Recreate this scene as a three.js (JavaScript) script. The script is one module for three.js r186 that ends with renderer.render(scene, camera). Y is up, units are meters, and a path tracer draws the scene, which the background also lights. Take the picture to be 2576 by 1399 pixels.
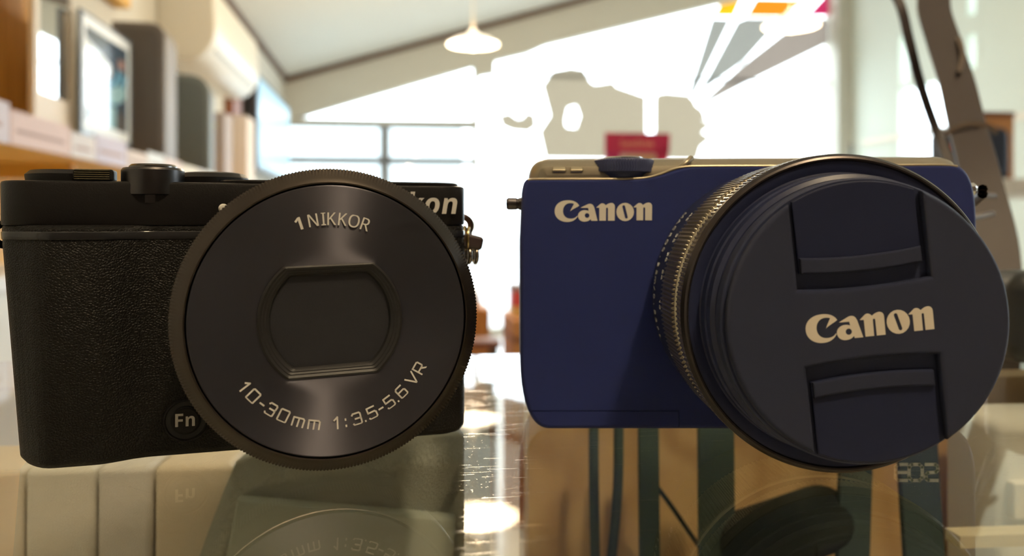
import * as THREE from 'three';
import { RoundedBoxGeometry } from 'three/addons/geometries/RoundedBoxGeometry.js';
import { TextGeometry } from 'three/addons/geometries/TextGeometry.js';
import { FontLoader } from 'three/addons/loaders/FontLoader.js';
import { mergeGeometries, mergeVertices, toCreasedNormals } from 'three/addons/utils/BufferGeometryUtils.js';
import { RectAreaLightUniformsLib } from 'three/addons/lights/RectAreaLightUniformsLib.js';
import { Brush, Evaluator, SUBTRACTION } from 'three-bvh-csg';

// ---------------------------------------------------------------- camera, sky, exposure
RectAreaLightUniformsLib.init();
const scene = new THREE.Scene();
const renderer = new THREE.WebGLRenderer({ antialias: true });
renderer.toneMapping = THREE.LinearToneMapping;
renderer.toneMappingExposure = 1.9;
renderer.shadowMap.enabled = true;

const EYE = 1.0, GLASS = 0.951;                                   // eye height and top of the counter glass, metres
const camera = new THREE.PerspectiveCamera(2 * Math.atan(839 / 2060) * 180 / Math.PI, 2576 / 1678, 0.01, 200);
camera.position.set(0, EYE, 0);
camera.lookAt(0, EYE, -1);
camera.setViewOffset(2576, 1678, 0, 279, 2576, 1399);             // a level lens, shifted so that the horizon lies above the middle
camera.focus = 0.165;
camera.userData.fStop = camera.getFocalLength() / 2.0;            // a 2 mm wide pupil, as in a phone
scene.background = new THREE.Color().setRGB(3.2, 3.75, 4.1);     // bright overcast sky

// ---------------------------------------------------------------- helpers
const TURN = 8.2 * Math.PI / 180;                                 // the room stands turned by this much to the lens
const C = Math.cos, S = Math.sin, PI = Math.PI;
const room = (u, y, v) => new THREE.Vector3(u * C(TURN) - v * S(TURN), y, -u * S(TURN) - v * C(TURN));
let seed = 7;
const rnd = () => (seed = (seed * 16807) % 2147483647) / 2147483647;
const rgb = (r, g, b) => new THREE.Color().setRGB(r, g, b);
const mat = (r, g, b, rough = 0.6, extra = {}) => new THREE.MeshPhysicalMaterial({ color: rgb(r, g, b), roughness: rough, ...extra });
const used = {};
function numbered(n) { const k = used[n] = (used[n] ?? -1) + 1; return k ? n + '_' + String(k).padStart(3, '0') : n; }
function mesh(name, geo, material, parent) {
  const m = new THREE.Mesh(geo, material);
  m.name = parent && parent !== scene ? name : numbered(name);
  m.castShadow = m.receiveShadow = true;
  (parent ?? scene).add(m);
  return m;
}
function tag(o, label, category, group, kind) {
  if (label) o.userData.label = label;
  if (category) o.userData.category = category;
  if (group) o.userData.group = group;
  if (kind) o.userData.kind = kind;
  return o;
}
function thing(name, label, category, pos, turn = 0, group) {
  const g = new THREE.Group(); g.name = numbered(name); scene.add(g);
  g.position.copy(pos); g.rotation.y = turn;
  return tag(g, label, category, group);
}
const inRoom = (name, label, category, u, y, v, turn = 0, group) => thing(name, label, category, room(u, y, v), TURN + turn, group);
function struct(name, geo, material, parent) {
  const m = mesh(name, geo, material, parent);
  if (!parent) { m.userData.kind = 'structure'; }
  return m;
}
const crease = (g, a = 0.6) => toCreasedNormals(g.index ? g.toNonIndexed() : g, a);
const planar = (g, a = 0.6) => {                                  // smooth edges, but large faces across z stay flat
  const n = g.index ? g.toNonIndexed() : g, c = toCreasedNormals(n, a), p = c.attributes.position, q = c.attributes.normal, A = new THREE.Vector3(), B = new THREE.Vector3(), D = new THREE.Vector3();
  for (let i = 0; i < p.count; i += 3) { A.fromBufferAttribute(p, i); B.fromBufferAttribute(p, i + 1).sub(A); D.fromBufferAttribute(p, i + 2).sub(A); B.cross(D).normalize(); if (Math.abs(B.z) > 0.9998) for (let k = 0; k < 3; k++) q.setXYZ(i + k, 0, 0, Math.sign(B.z)); }
  return c;
};
const box = (w, h, d, x = 0, y = 0, z = 0) => new THREE.BoxGeometry(w, h, d).translate(x, y, z);
const rbox = (w, h, d, r, x = 0, y = 0, z = 0, s = 2) => new RoundedBoxGeometry(w, h, d, s, r).translate(x, y, z);
const cyl = (r0, r1, h, x = 0, y = 0, z = 0, s = 48) => new THREE.CylinderGeometry(r0, r1, h, s).translate(x, y, z);
const MM = 0.001;
const mm = (g) => g.scale(MM, MM, MM);
const clean = (g) => { const n = g.index ? g.toNonIndexed() : g; for (const k of Object.keys(n.attributes)) if (!['position', 'normal', 'uv'].includes(k)) n.deleteAttribute(k); return n; };
const merge = (list) => mergeGeometries(list.map(clean));
const part = (name, list, material, parent) => mesh(name, mm(Array.isArray(list) ? merge(list) : list), material, parent);   // millimetre geometry
const extrude = (shape, depth, bevel = 0, seg = 3, curve = 12) => new THREE.ExtrudeGeometry(shape, { depth: Math.max(depth - 2 * bevel, 0.001), bevelEnabled: bevel > 0, bevelSize: bevel, bevelThickness: bevel, bevelOffset: -bevel, bevelSegments: seg, curveSegments: curve }).translate(0, 0, bevel);
const poly = (pts) => new THREE.Shape(pts.map(([x, y]) => new THREE.Vector2(x, y)));

// rings of points joined into a skin, with flat ends; uv in metres round the ring and along it (points in millimetres)
function stack(rings, capStart = true, capEnd = true) {
  const pos = [], uv = [], n = rings[0].length;
  const run = rings.map((r) => { let d = 0; const o = [0]; for (let i = 1; i <= n; i++) { d += r[i % n].distanceTo(r[i - 1]); o.push(d); } return o; });
  let along = 0;
  for (let k = 0; k + 1 < rings.length; k++) {
    const a = rings[k], b = rings[k + 1], step = a[0].distanceTo(b[0]);
    for (let i = 0; i < n; i++) {
      const j = (i + 1) % n, q = [[a[i], run[k][i], along], [a[j], run[k][i + 1], along], [b[j], run[k + 1][i + 1], along + step], [b[i], run[k + 1][i], along + step]];
      for (const t of [0, 1, 2, 0, 2, 3]) { pos.push(q[t][0].x, q[t][0].y, q[t][0].z); uv.push(q[t][1] * MM, q[t][2] * MM); }
    }
    along += step;
  }
  for (const [ring, on, flip] of [[rings[0], capStart, true], [rings[rings.length - 1], capEnd, false]]) {
    if (!on) continue;
    const e1 = ring[1].clone().sub(ring[0]).normalize(), nn = new THREE.Vector3();
    for (let i = 0; i < n; i++) { const a = ring[i], b = ring[(i + 1) % n]; nn.x += (a.y - b.y) * (a.z + b.z); nn.y += (a.z - b.z) * (a.x + b.x); nn.z += (a.x - b.x) * (a.y + b.y); }
    nn.normalize();
    const e2 = nn.clone().cross(e1), flat = ring.map((p) => new THREE.Vector2(p.dot(e1), p.dot(e2)));
    for (const f of THREE.ShapeUtils.triangulateShape(flat, [])) for (const t of flip ? [f[2], f[1], f[0]] : f) { pos.push(ring[t].x, ring[t].y, ring[t].z); uv.push(flat[t].x * MM, flat[t].y * MM); }
  }
  const g = new THREE.BufferGeometry();
  g.setAttribute('position', new THREE.Float32BufferAttribute(pos, 3));
  g.setAttribute('uv', new THREE.Float32BufferAttribute(uv, 2));
  g.computeVertexNormals();
  return g;
}
// turned on the z axis: profile of [radius, z, tooth height]; closed ends where the radius is 0
function turned(profile, seg = 128, teeth = 0, twist = 0, angle = 0.5) {
  const pos = [], uv = [], per = teeth ? seg / teeth : 1;
  const at = (p, i) => { const th = (i / seg) * 2 * PI + (p[3] ?? 0); const k = ((i % per) + per) % per; const up = teeth && p[2] ? p[2] * (k / per < 0.5 ? 1 : 0) : 0; return [(p[0] + up) * C(th), (p[0] + up) * S(th), p[1]]; };
  let run = 0;
  for (let k = 0; k + 1 < profile.length; k++) {
    const a = profile[k], b = profile[k + 1], d = Math.hypot(a[0] - b[0], a[1] - b[1]);
    for (let i = 0; i < seg; i++) {
      const q = [[at(a, i), i / seg, run], [at(a, i + 1), (i + 1) / seg, run], [at(b, i + 1), (i + 1) / seg, run + d], [at(b, i), i / seg, run + d]];
      for (const t of [0, 1, 2, 0, 2, 3]) { pos.push(...q[t][0]); uv.push(q[t][1], q[t][2] * MM); }
    }
    run += d;
  }
  const g = new THREE.BufferGeometry();
  g.setAttribute('position', new THREE.Float32BufferAttribute(pos, 3));
  g.setAttribute('uv', new THREE.Float32BufferAttribute(uv, 2));
  g.computeVertexNormals();
  return toCreasedNormals(g, angle);
}
const upright = (g) => g.rotateX(-PI / 2);                         // z axis to y axis
// a band of given width and thickness swept along points, `across` giving the width direction at each
function band(points, across, width, thick) {
  const rings = points.map((p, i) => {
    const t = points[Math.min(i + 1, points.length - 1)].clone().sub(points[Math.max(i - 1, 0)]).normalize();
    const w = (Array.isArray(across) ? across[i] : across).clone(); w.addScaledVector(t, -w.dot(t)).normalize();
    const h = t.clone().cross(w), hw = (typeof width === 'function' ? width(i / (points.length - 1)) : width) / 2, ht = thick / 2;
    return [[-hw, -ht * 0.6], [-hw * 0.97, -ht], [hw * 0.97, -ht], [hw, -ht * 0.6], [hw, ht * 0.6], [hw * 0.97, ht], [-hw * 0.97, ht], [-hw, ht * 0.6]].map(([a, b]) => p.clone().addScaledVector(w, a).addScaledVector(h, b));
  });
  return crease(stack(rings), 0.7);
}
const smooth = (pts, n) => new THREE.CatmullRomCurve3(pts).getPoints(n);
const tube = (pts, r, n = 40, s = 8) => new THREE.TubeGeometry(new THREE.CatmullRomCurve3(pts), n, r, s);
const V3 = (x, y, z) => new THREE.Vector3(x, y, z);

// ---------------------------------------------------------------- computed textures
function noiseTile(n, cells, s0) {                                 // smooth value noise that tiles
  let s = s0; const r = () => (s = (s * 16807) % 2147483647) / 2147483647;
  const g = Array.from({ length: cells * cells }, r), f = (t) => t * t * (3 - 2 * t), out = new Float32Array(n * n);
  for (let y = 0; y < n; y++) for (let x = 0; x < n; x++) {
    const gx = x / n * cells, gy = y / n * cells, ix = Math.floor(gx), iy = Math.floor(gy), fx = f(gx - ix), fy = f(gy - iy);
    const p = (i, j) => g[((iy + j) % cells) * cells + (ix + i) % cells];
    out[y * n + x] = (p(0, 0) * (1 - fx) + p(1, 0) * fx) * (1 - fy) + (p(0, 1) * (1 - fx) + p(1, 1) * fx) * fy;
  }
  return out;
}
function grey(n, fn, rep) {
  const d = new Uint8Array(n * n * 4);
  for (let y = 0; y < n; y++) for (let x = 0; x < n; x++) { const v = Math.max(0, Math.min(255, Math.round(255 * fn(x, y)))), i = (y * n + x) * 4; d[i] = d[i + 1] = d[i + 2] = v; d[i + 3] = 255; }
  const t = new THREE.DataTexture(d, n, n); t.wrapS = t.wrapT = THREE.RepeatWrapping; t.magFilter = THREE.LinearFilter; t.minFilter = THREE.LinearMipmapLinearFilter; t.generateMipmaps = true;
  if (rep) t.repeat.set(rep, rep);
  t.needsUpdate = true; return t;
}
function colours(n, fn, rep) {
  const d = new Uint8Array(n * n * 4);
  for (let y = 0; y < n; y++) for (let x = 0; x < n; x++) { const c = fn(x, y), i = (y * n + x) * 4; for (let k = 0; k < 3; k++) d[i + k] = Math.max(0, Math.min(255, Math.round(c[k]))); d[i + 3] = 255; }
  const t = new THREE.DataTexture(d, n, n); t.wrapS = t.wrapT = THREE.RepeatWrapping; t.magFilter = THREE.LinearFilter; t.colorSpace = THREE.SRGBColorSpace;
  if (rep) t.repeat.set(rep, rep);
  t.needsUpdate = true; return t;
}
const leatherBump = (() => {                                       // cells with creases between them, 10 mm a tile
  const n = 256, k = 13; let s = 11; const r = () => (s = (s * 16807) % 2147483647) / 2147483647;
  const pts = []; for (let j = 0; j < k; j++) for (let i = 0; i < k; i++) pts.push([(i + r()) / k, (j + r()) / k]);
  return grey(n, (x, y) => {
    let a = 9, b = 9; const px = x / n, py = y / n, ci = Math.floor(px * k), cj = Math.floor(py * k);
    for (let dj = -1; dj <= 1; dj++) for (let di = -1; di <= 1; di++) {
      const q = pts[((cj + dj + k) % k) * k + (ci + di + k) % k]; let dx = Math.abs(px - q[0]), dy = Math.abs(py - q[1]); dx = Math.min(dx, 1 - dx); dy = Math.min(dy, 1 - dy);
      const d = Math.hypot(dx, dy) * k; if (d < a) { b = a; a = d; } else if (d < b) b = d;
    }
    return Math.min(1, (b - a) * 2.2);
  }, 1 / 0.0075);
})();
const fineBump = (() => { const a = noiseTile(256, 96, 3), b = noiseTile(256, 40, 5); return grey(256, (x, y) => 0.6 * a[y * 256 + x] + 0.4 * b[y * 256 + x], 1 / 0.012); })();
const brushedBump = (() => { const rows = Array.from({ length: 256 }, rnd); return grey(256, (x, y) => rows[y], 1); })();
const wood = (dark, light, rep) => {
  const a = noiseTile(512, 8, 21), b = noiseTile(512, 64, 23);
  return colours(512, (x, y) => { const g = 0.5 + 0.5 * S((x / 512 * 2 * PI) * 9 + a[y * 512 + x] * 7), t = 0.65 * g + 0.35 * b[((y >> 3) % 512) * 512 + x]; return [0, 1, 2].map((k) => dark[k] + (light[k] - dark[k]) * t); }, rep);
};

// ---------------------------------------------------------------- materials
const P = {
  wall: mat(0.62, 0.585, 0.50, 0.85), wallRight: mat(0.66, 0.70, 0.62, 0.85), wallBack: mat(0.09, 0.065, 0.05, 0.8), ceiling: mat(0.62, 0.60, 0.53, 0.9),
  trim: mat(0.12, 0.065, 0.04, 0.6), post: mat(0.55, 0.53, 0.46, 0.7), frame: mat(0.30, 0.32, 0.34, 0.5), floor: mat(0.66, 0.63, 0.57, 0.28),
  pane: mat(1, 1, 1, 0.02, { transmission: 1, thickness: 0, ior: 1.5 }),
  ochre: mat(1, 1, 1, 0.6, { map: wood([206, 150, 52], [240, 190, 92], 1 / 0.5) }),
  brownWood: mat(1, 1, 1, 0.55, { map: wood([112, 62, 34], [150, 90, 52], 1 / 0.6) }),
  paleWood: mat(1, 1, 1, 0.55, { map: wood([184, 120, 60], [214, 152, 84], 1 / 0.6) }),
  cream: mat(0.75, 0.66, 0.54, 0.5), white: mat(0.78, 0.77, 0.73, 0.5), mirror: mat(0.9, 0.92, 0.92, 0.03, { metalness: 1 }),
};

// ---------------------------------------------------------------- room shell (u to the right, v away, y up; the lens is at u = v = 0)
const UL = -0.929, UR = 4.233, VF = 7.206, VB = -1.5, roofAt = (u) => 2.24 + (u - UL) * 0.302;
const shell = (geo) => geo.rotateY(TURN);                          // shapes drawn in u, y, -v
const slab = (u0, u1, y0, y1, v0, v1) => new THREE.BoxGeometry(u1 - u0, y1 - y0, v1 - v0).translate((u0 + u1) / 2, (y0 + y1) / 2, -(v0 + v1) / 2);
const T = 0.14;
struct('floor', shell(slab(UL - T, UR + T, -0.1, 0, VB - T, VF + T)), P.floor);
{ // the sloping ceiling
  const s = poly([[UL - 0.5, roofAt(UL - 0.5)], [UR + 0.5, roofAt(UR + 0.5)], [UR + 0.5, roofAt(UR + 0.5) + 0.12], [UL - 0.5, roofAt(UL - 0.5) + 0.12]]);
  struct('ceiling', shell(extrude(s, VF - VB + 1).translate(0, 0, -VF - 0.5)), P.ceiling);
}
{ // far wall with glazing under the slope
  const s = poly([[UL - T, 0], [UR + T, 0], [UR + T, roofAt(UR + T)], [UL - T, roofAt(UL - T)]]);
  const hole = (pts) => s.holes.push(new THREE.Path(pts.map(([x, y]) => new THREE.Vector2(x, y))));
  hole([[-0.85, 1.892], [0.70, 1.905], [0.70, 2.385]]);
  hole([[-0.90, 0.06], [0.70, 0.06], [0.70, 1.865], [-0.90, 1.843]]);
  hole([[0.74, 0.06], [4.09, 0.06], [4.09, 3.33], [3.244, 3.10], [1.36, 2.60], [1.19, 2.52], [0.885, 2.44], [0.885, 2.33], [0.74, 2.30]]);
  struct('wall_far', shell(extrude(s, T).translate(0, 0, -VF - T)), P.wall);
  const w1 = struct('window_1', shell(merge([slab(-0.125, -0.035, 0.06, 1.85, VF + 0.05, VF + 0.1), slab(-0.9, 0.7, 1.83, 1.90, VF + 0.02, VF + 0.1), slab(-0.9, 0.7, 1.51, 1.575, VF + 0.05, VF + 0.1)])), P.frame);
  for (const [a, b, c, d] of [[-0.9, -0.125, 0.06, 1.51], [-0.035, 0.7, 0.06, 1.51], [-0.9, -0.125, 1.575, 1.83], [-0.035, 0.7, 1.575, 1.83]]) mesh('pane', shell(slab(a, b, c, d, VF + 0.07, VF + 0.074)), P.pane, w1);
  mesh('pane', shell(extrude(poly([[-0.85, 1.895], [0.70, 1.905], [0.70, 2.385]]), 0.004).translate(0, 0, -VF - 0.074)), P.pane, w1);
  const w2 = struct('window_2', shell(merge([slab(0.74, 4.09, 2.325, 2.34, VF + 0.06, VF + 0.09), slab(0.72, 0.745, 0.06, 2.3, VF + 0.05, VF + 0.1)])), P.frame);
  mesh('pane', shell(extrude(poly([[0.745, 0.06], [4.09, 0.06], [4.09, 3.33], [3.244, 3.10], [1.36, 2.60], [1.19, 2.52], [0.885, 2.44], [0.885, 2.33], [0.745, 2.30]]), 0.004).translate(0, 0, -VF - 0.082)), P.pane, w2);
}
{ // right wall, turned so that shape x = v
  const s = poly([[VB - T, 0], [VF + T, 0], [VF + T, roofAt(UR)], [VB - T, roofAt(UR)]]);
  const hole = (a, b, c, d) => s.holes.push(new THREE.Path([[a, c], [b, c], [b, d], [a, d]].map(([x, y]) => new THREE.Vector2(x, y))));
  const lights = [[6.27, 6.394, 2.16, 2.565], [5.475, 5.568, 2.535, 2.78], [5.475, 5.568, 2.14, 2.395], [5.80, 6.394, 1.42, 2.12], [0.6, 1.9, 1.1, 2.3]];
  for (const l of lights) hole(...l);
  struct('wall_right', shell(extrude(s, T).rotateY(PI / 2).translate(UR, 0, 0)), P.wallRight);
  lights.forEach(([a, b, c, d], i) => struct('window_' + (i + 3), shell(slab(UR + 0.06, UR + 0.064, c, d, a, b)), P.pane));
}
struct('wall_left', shell(slab(UL - T, UL, 0, 2.3, VB - T, VF)), P.wall);
struct('wall_back', shell(extrude(poly([[UL - T, 0], [UR + T, 0], [UR + T, roofAt(UR + T)], [UL - T, roofAt(UL - T)]]), T).translate(0, 0, -VB)), P.wallBack);
{ // dark timber along the edge of the ceiling, post in the far right corner
  const a = 0.05;
  struct('trim_1', shell(extrude(poly([[UL, roofAt(UL) - a], [UR, roofAt(UR) - a], [UR, roofAt(UR)], [UL, roofAt(UL)]]), 0.03).translate(0, 0, -VF)), P.trim);
  struct('trim_2', shell(slab(UL, UL + 0.03, 2.21, 2.255, VB, VF)), P.trim);
  struct('trim_3', shell(slab(4.09, 4.233, 0, 3.7, VF - 0.10, VF)), P.post);
  struct('trim_4', shell(slab(UR - 0.025, UR, 1.70, 1.745, 4.2, 6.9)), P.cream);
}
struct('wall_outside', shell(slab(-7, 0.95, -0.15, 2.42, 11.5, 11.7)), mat(0.50, 0.54, 0.55, 0.9));
{ // paving outside
  const g = struct('ground', shell(slab(-30, 40, -0.3, -0.15, VF + T, 60)), mat(0.42, 0.42, 0.41, 0.9));
}

// ---------------------------------------------------------------- fonts and lettering
const bold = await new FontLoader().loadAsync('fonts/droid/droid_sans_bold.typeface.json');
const regular = await new FontLoader().loadAsync('fonts/droid/droid_sans_regular.typeface.json');
function letters(str, cap, font = bold, depth = 0.08, shear = 0) {  // capital height in the caller's unit, starting at x = 0 on the baseline
  const probe = new TextGeometry('H', { font, size: 10, depth: 1, curveSegments: 4 }); probe.computeBoundingBox();
  const k = cap / (probe.boundingBox.max.y - probe.boundingBox.min.y) * 10;
  const g = new TextGeometry(str, { font, size: k, depth, curveSegments: 5 });
  if (shear) g.applyMatrix4(new THREE.Matrix4().set(1, shear, 0, 0, 0, 1, 0, 0, 0, 0, 1, 0, 0, 0, 0, 1));
  g.computeBoundingBox();
  return g;
}
const centred = (g) => { g.computeBoundingBox(); return g.translate(-(g.boundingBox.min.x + g.boundingBox.max.x) / 2, 0, 0); };
// square technical lettering made of strokes; unit height 1
const STROKES = {
  1: [0.3, [[[0, 0.72], [0.26, 0.98], [0.26, 0]]]], 0: [0.78, [[[0.1, 0.03], [0.68, 0.03], [0.75, 0.1], [0.75, 0.9], [0.68, 0.97], [0.1, 0.97], [0.03, 0.9], [0.03, 0.1], [0.1, 0.03]]]],
  3: [0.74, [[[0.03, 0.86], [0.12, 0.97], [0.62, 0.97], [0.7, 0.88], [0.7, 0.6], [0.62, 0.52], [0.24, 0.52]], [[0.62, 0.52], [0.71, 0.44], [0.71, 0.12], [0.62, 0.03], [0.1, 0.03], [0.02, 0.14]]]],
  5: [0.74, [[[0.68, 0.97], [0.06, 0.97], [0.04, 0.56], [0.6, 0.56], [0.71, 0.46], [0.71, 0.13], [0.6, 0.03], [0.1, 0.03], [0.02, 0.13]]]],
  6: [0.74, [[[0.66, 0.97], [0.14, 0.97], [0.03, 0.86], [0.03, 0.12], [0.12, 0.03], [0.62, 0.03], [0.71, 0.12], [0.71, 0.47], [0.62, 0.56], [0.03, 0.56]]]],
  m: [0.95, [[[0.03, 0], [0.03, 0.72], [0.8, 0.72], [0.9, 0.62], [0.9, 0]], [[0.47, 0.72], [0.47, 0]]]],
  V: [0.84, [[[0.0, 0.98], [0.42, 0.02], [0.84, 0.98]]]], R: [0.76, [[[0.03, 0], [0.03, 0.97], [0.64, 0.97], [0.72, 0.88], [0.72, 0.48], [0.64, 0.4], [0.03, 0.4]], [[0.42, 0.4], [0.74, 0]]]],
  '-': [0.4, [[[0.02, 0.45], [0.38, 0.45]]]], '.': [0.1, [[[0.05, 0.0], [0.05, 0.1]]]], ':': [0.1, [[[0.05, 0.1], [0.05, 0.2]], [[0.05, 0.62], [0.05, 0.72]]]],
  E: [0.72, [[[0.7, 0.95], [0.2, 0.95], [0.06, 0.8], [0.06, 0.2], [0.2, 0.05], [0.7, 0.05]], [[0.06, 0.5], [0.66, 0.5]]]],
  O: [0.86, [[[0.22, 0.05], [0.64, 0.05], [0.8, 0.2], [0.8, 0.8], [0.64, 0.95], [0.22, 0.95], [0.06, 0.8], [0.06, 0.2], [0.22, 0.05]]]],
  S: [0.78, [[[0.72, 0.95], [0.2, 0.95], [0.06, 0.84], [0.06, 0.62], [0.18, 0.52], [0.62, 0.48], [0.74, 0.38], [0.74, 0.16], [0.6, 0.05], [0.06, 0.05]]]],
};
function strokes(ch, h, line, depth = 0.08) {                       // centred on its width, standing on y = 0
  const [w, lines] = STROKES[ch], out = [];
  for (const l of lines) for (let i = 0; i + 1 < l.length; i++) {
    const ax = (l[i][0] - w / 2) * h, ay = l[i][1] * h, bx = (l[i + 1][0] - w / 2) * h, by = l[i + 1][1] * h, d = Math.hypot(bx - ax, by - ay);
    out.push(box(d + line * 0.7, line, depth, 0, 0, depth / 2).rotateZ(Math.atan2(by - ay, bx - ax)).translate((ax + bx) / 2, (ay + by) / 2, 0));
  }
  return merge(out);
}
function wordmark() {                                               // traced on a 2330-unit wide grid, y down, baseline 608; returned 1 wide, y up
  const X = (x) => (x - 100) / 2330, Y = (y) => (608 - y) / 2330, shapes = [];
  const draw = (start, ...cmds) => { const s = new THREE.Shape(); s.moveTo(X(start[0]), Y(start[1])); for (const c of cmds) c.length === 2 ? s.lineTo(X(c[0]), Y(c[1])) : s.bezierCurveTo(X(c[0]), Y(c[1]), X(c[2]), Y(c[3]), X(c[4]), Y(c[5])); shapes.push(s); return s; };
  draw([655, 500], [610, 590, 520, 640, 400, 640], [220, 640, 100, 530, 100, 380], [100, 220, 230, 115, 430, 118], [560, 120, 650, 170, 690, 250], [620, 300, 530, 330, 470, 385], [500, 320, 530, 270, 565, 205], [530, 190, 500, 188, 470, 188], [370, 190, 300, 270, 300, 380], [300, 490, 380, 560, 480, 560], [550, 560, 610, 540, 640, 490]);
  const a = draw([715, 300], [890, 215], [930, 195, 1000, 195, 1030, 250], [1050, 290], [1130, 612], [975, 612], [965, 570], [930, 610, 880, 632, 810, 632], [720, 632, 660, 570, 660, 490], [660, 410, 740, 355, 820, 355], [860, 355, 900, 365, 915, 378], [905, 305]);
  const hole = new THREE.Path(); hole.absarc(X(878), Y(485), 57 / 2330, 0, 2 * PI, true); a.holes.push(hole);
  for (const [dx, dy] of [[0, 0], [893, -8]]) {
    const q = (...c) => c.map((v, i) => v + (i % 2 ? dy : dx));
    draw(q(1095, 295), q(1200, 205), q(1240, 180, 1290, 190, 1325, 240), q(1360, 215, 1400, 185, 1460, 182), q(1510, 182, 1545, 220, 1545, 275), q(1540, 608), q(1378, 608), q(1378, 320), q(1378, 288, 1335, 288, 1335, 320), q(1330, 608), q(1172, 608), q(1172, 300));
  }
  const o = new THREE.Shape(); o.absellipse(X(1792), Y(400), 212 / 2330, 220 / 2330, 0, 2 * PI); const slot = new THREE.Path();
  const tilt = Math.atan2(255, 65), nx = S(tilt) * 33, ny = -C(tilt) * 33, ring = [];
  for (const [cx, cy, from] of [[1820, 525, 0], [1757, 272, PI]]) for (let i = 0; i <= 8; i++) { const t = tilt - PI / 2 + from + (i / 8) * PI; ring.push([X(cx + 33 * C(t)), Y(cy + 33 * S(t))]); }
  ring.forEach(([x, y], i) => (i ? slot.lineTo(x, y) : slot.moveTo(x, y))); o.holes.push(slot); shapes.push(o);
  return merge(shapes.map((s) => new THREE.ExtrudeGeometry(s, { depth: 0.004, bevelEnabled: false, curveSegments: 10 })));
}

// ---------------------------------------------------------------- the counter under the cameras
const CT = 5 * PI / 180;                                            // the counter's own turn
const onCounter = (x, y, depth) => V3(x * C(CT) - depth * S(CT), GLASS + y, -x * S(CT) - depth * C(CT));
{
  const t = thing('display_counter', 'glass topped shop display counter that both cameras stand on', 'display counter', onCounter(0, -GLASS, 0), CT);
  const L = 0.62, R = 0.62, F = 0.304, N = -0.22;
  const b = (x0, x1, y0, y1, d0, d1) => slab(x0, x1, y0, y1, d0, d1);
  const rough = (() => { const n = 1024, d = new Float32Array(n * n).fill(0.012); let q = 5; const r = () => (q = (q * 16807) % 2147483647) / 2147483647;
    for (let k = 0; k < 420; k++) { let x = r() * n, y = r() * n; const a = (r() < 0.8 ? 0.15 : 1.4) * (r() - 0.5), L = 8 + r() * 70, v = 0.1 + 0.25 * r(); for (let i = 0; i < L; i++) { d[(Math.floor(y + n) % n) * n + Math.floor(x + n) % n] = v; x += C(a); y += S(a + 0.0015 * i); } }
    for (let k = 0; k < 1500; k++) d[Math.floor(r() * n) * n + Math.floor(r() * n)] = 0.5;
    return grey(n, (x, y) => d[y * n + x], 1); })();
  rough.repeat.set(12, 5);
  const clear = mat(0.97, 0.98, 0.965, 1, { roughnessMap: rough, transmission: 1, thickness: 0, ior: 1.85 }), under = mat(0.97, 0.98, 0.965, 0.015, { transmission: 1, thickness: 0, ior: 1.5, specularIntensity: 0 });
  mesh('glass_top', b(-L, R, GLASS - 0.008, GLASS, N, F), [under, under, clear, under, under, under], t);
  mesh('front_glass', b(-L, 0.030, 0.60, GLASS - 0.0085, F - 0.010, F - 0.004), P.pane, t);
  mesh('back_panel', b(0.031, R, 0.60, GLASS - 0.0085, F - 0.016, F - 0.002), mat(1, 1, 1, 0.5, { map: wood([196, 158, 108], [226, 192, 140], 1 / 0.4) }), t);
  mesh('shelf', b(-L + 0.016, R - 0.016, 0.70, 0.712, N + 0.02, F - 0.017), mat(0.5, 0.46, 0.38, 0.5), t);
  mesh('base_cabinet', b(-L, R, 0.0, 0.595, N, F), P.brownWood, t);
  for (const x of [-L, R - 0.015]) mesh('side_panel', b(x, x + 0.015, 0.60, GLASS - 0.0085, N + 0.02, F - 0.017), P.cream, t);
  mesh('shelf_rail', b(0.150, 0.60, GLASS - 0.0455, GLASS - 0.042, 0.225, 0.232), mat(0.7, 0.62, 0.42, 0.4), t);
}

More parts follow.
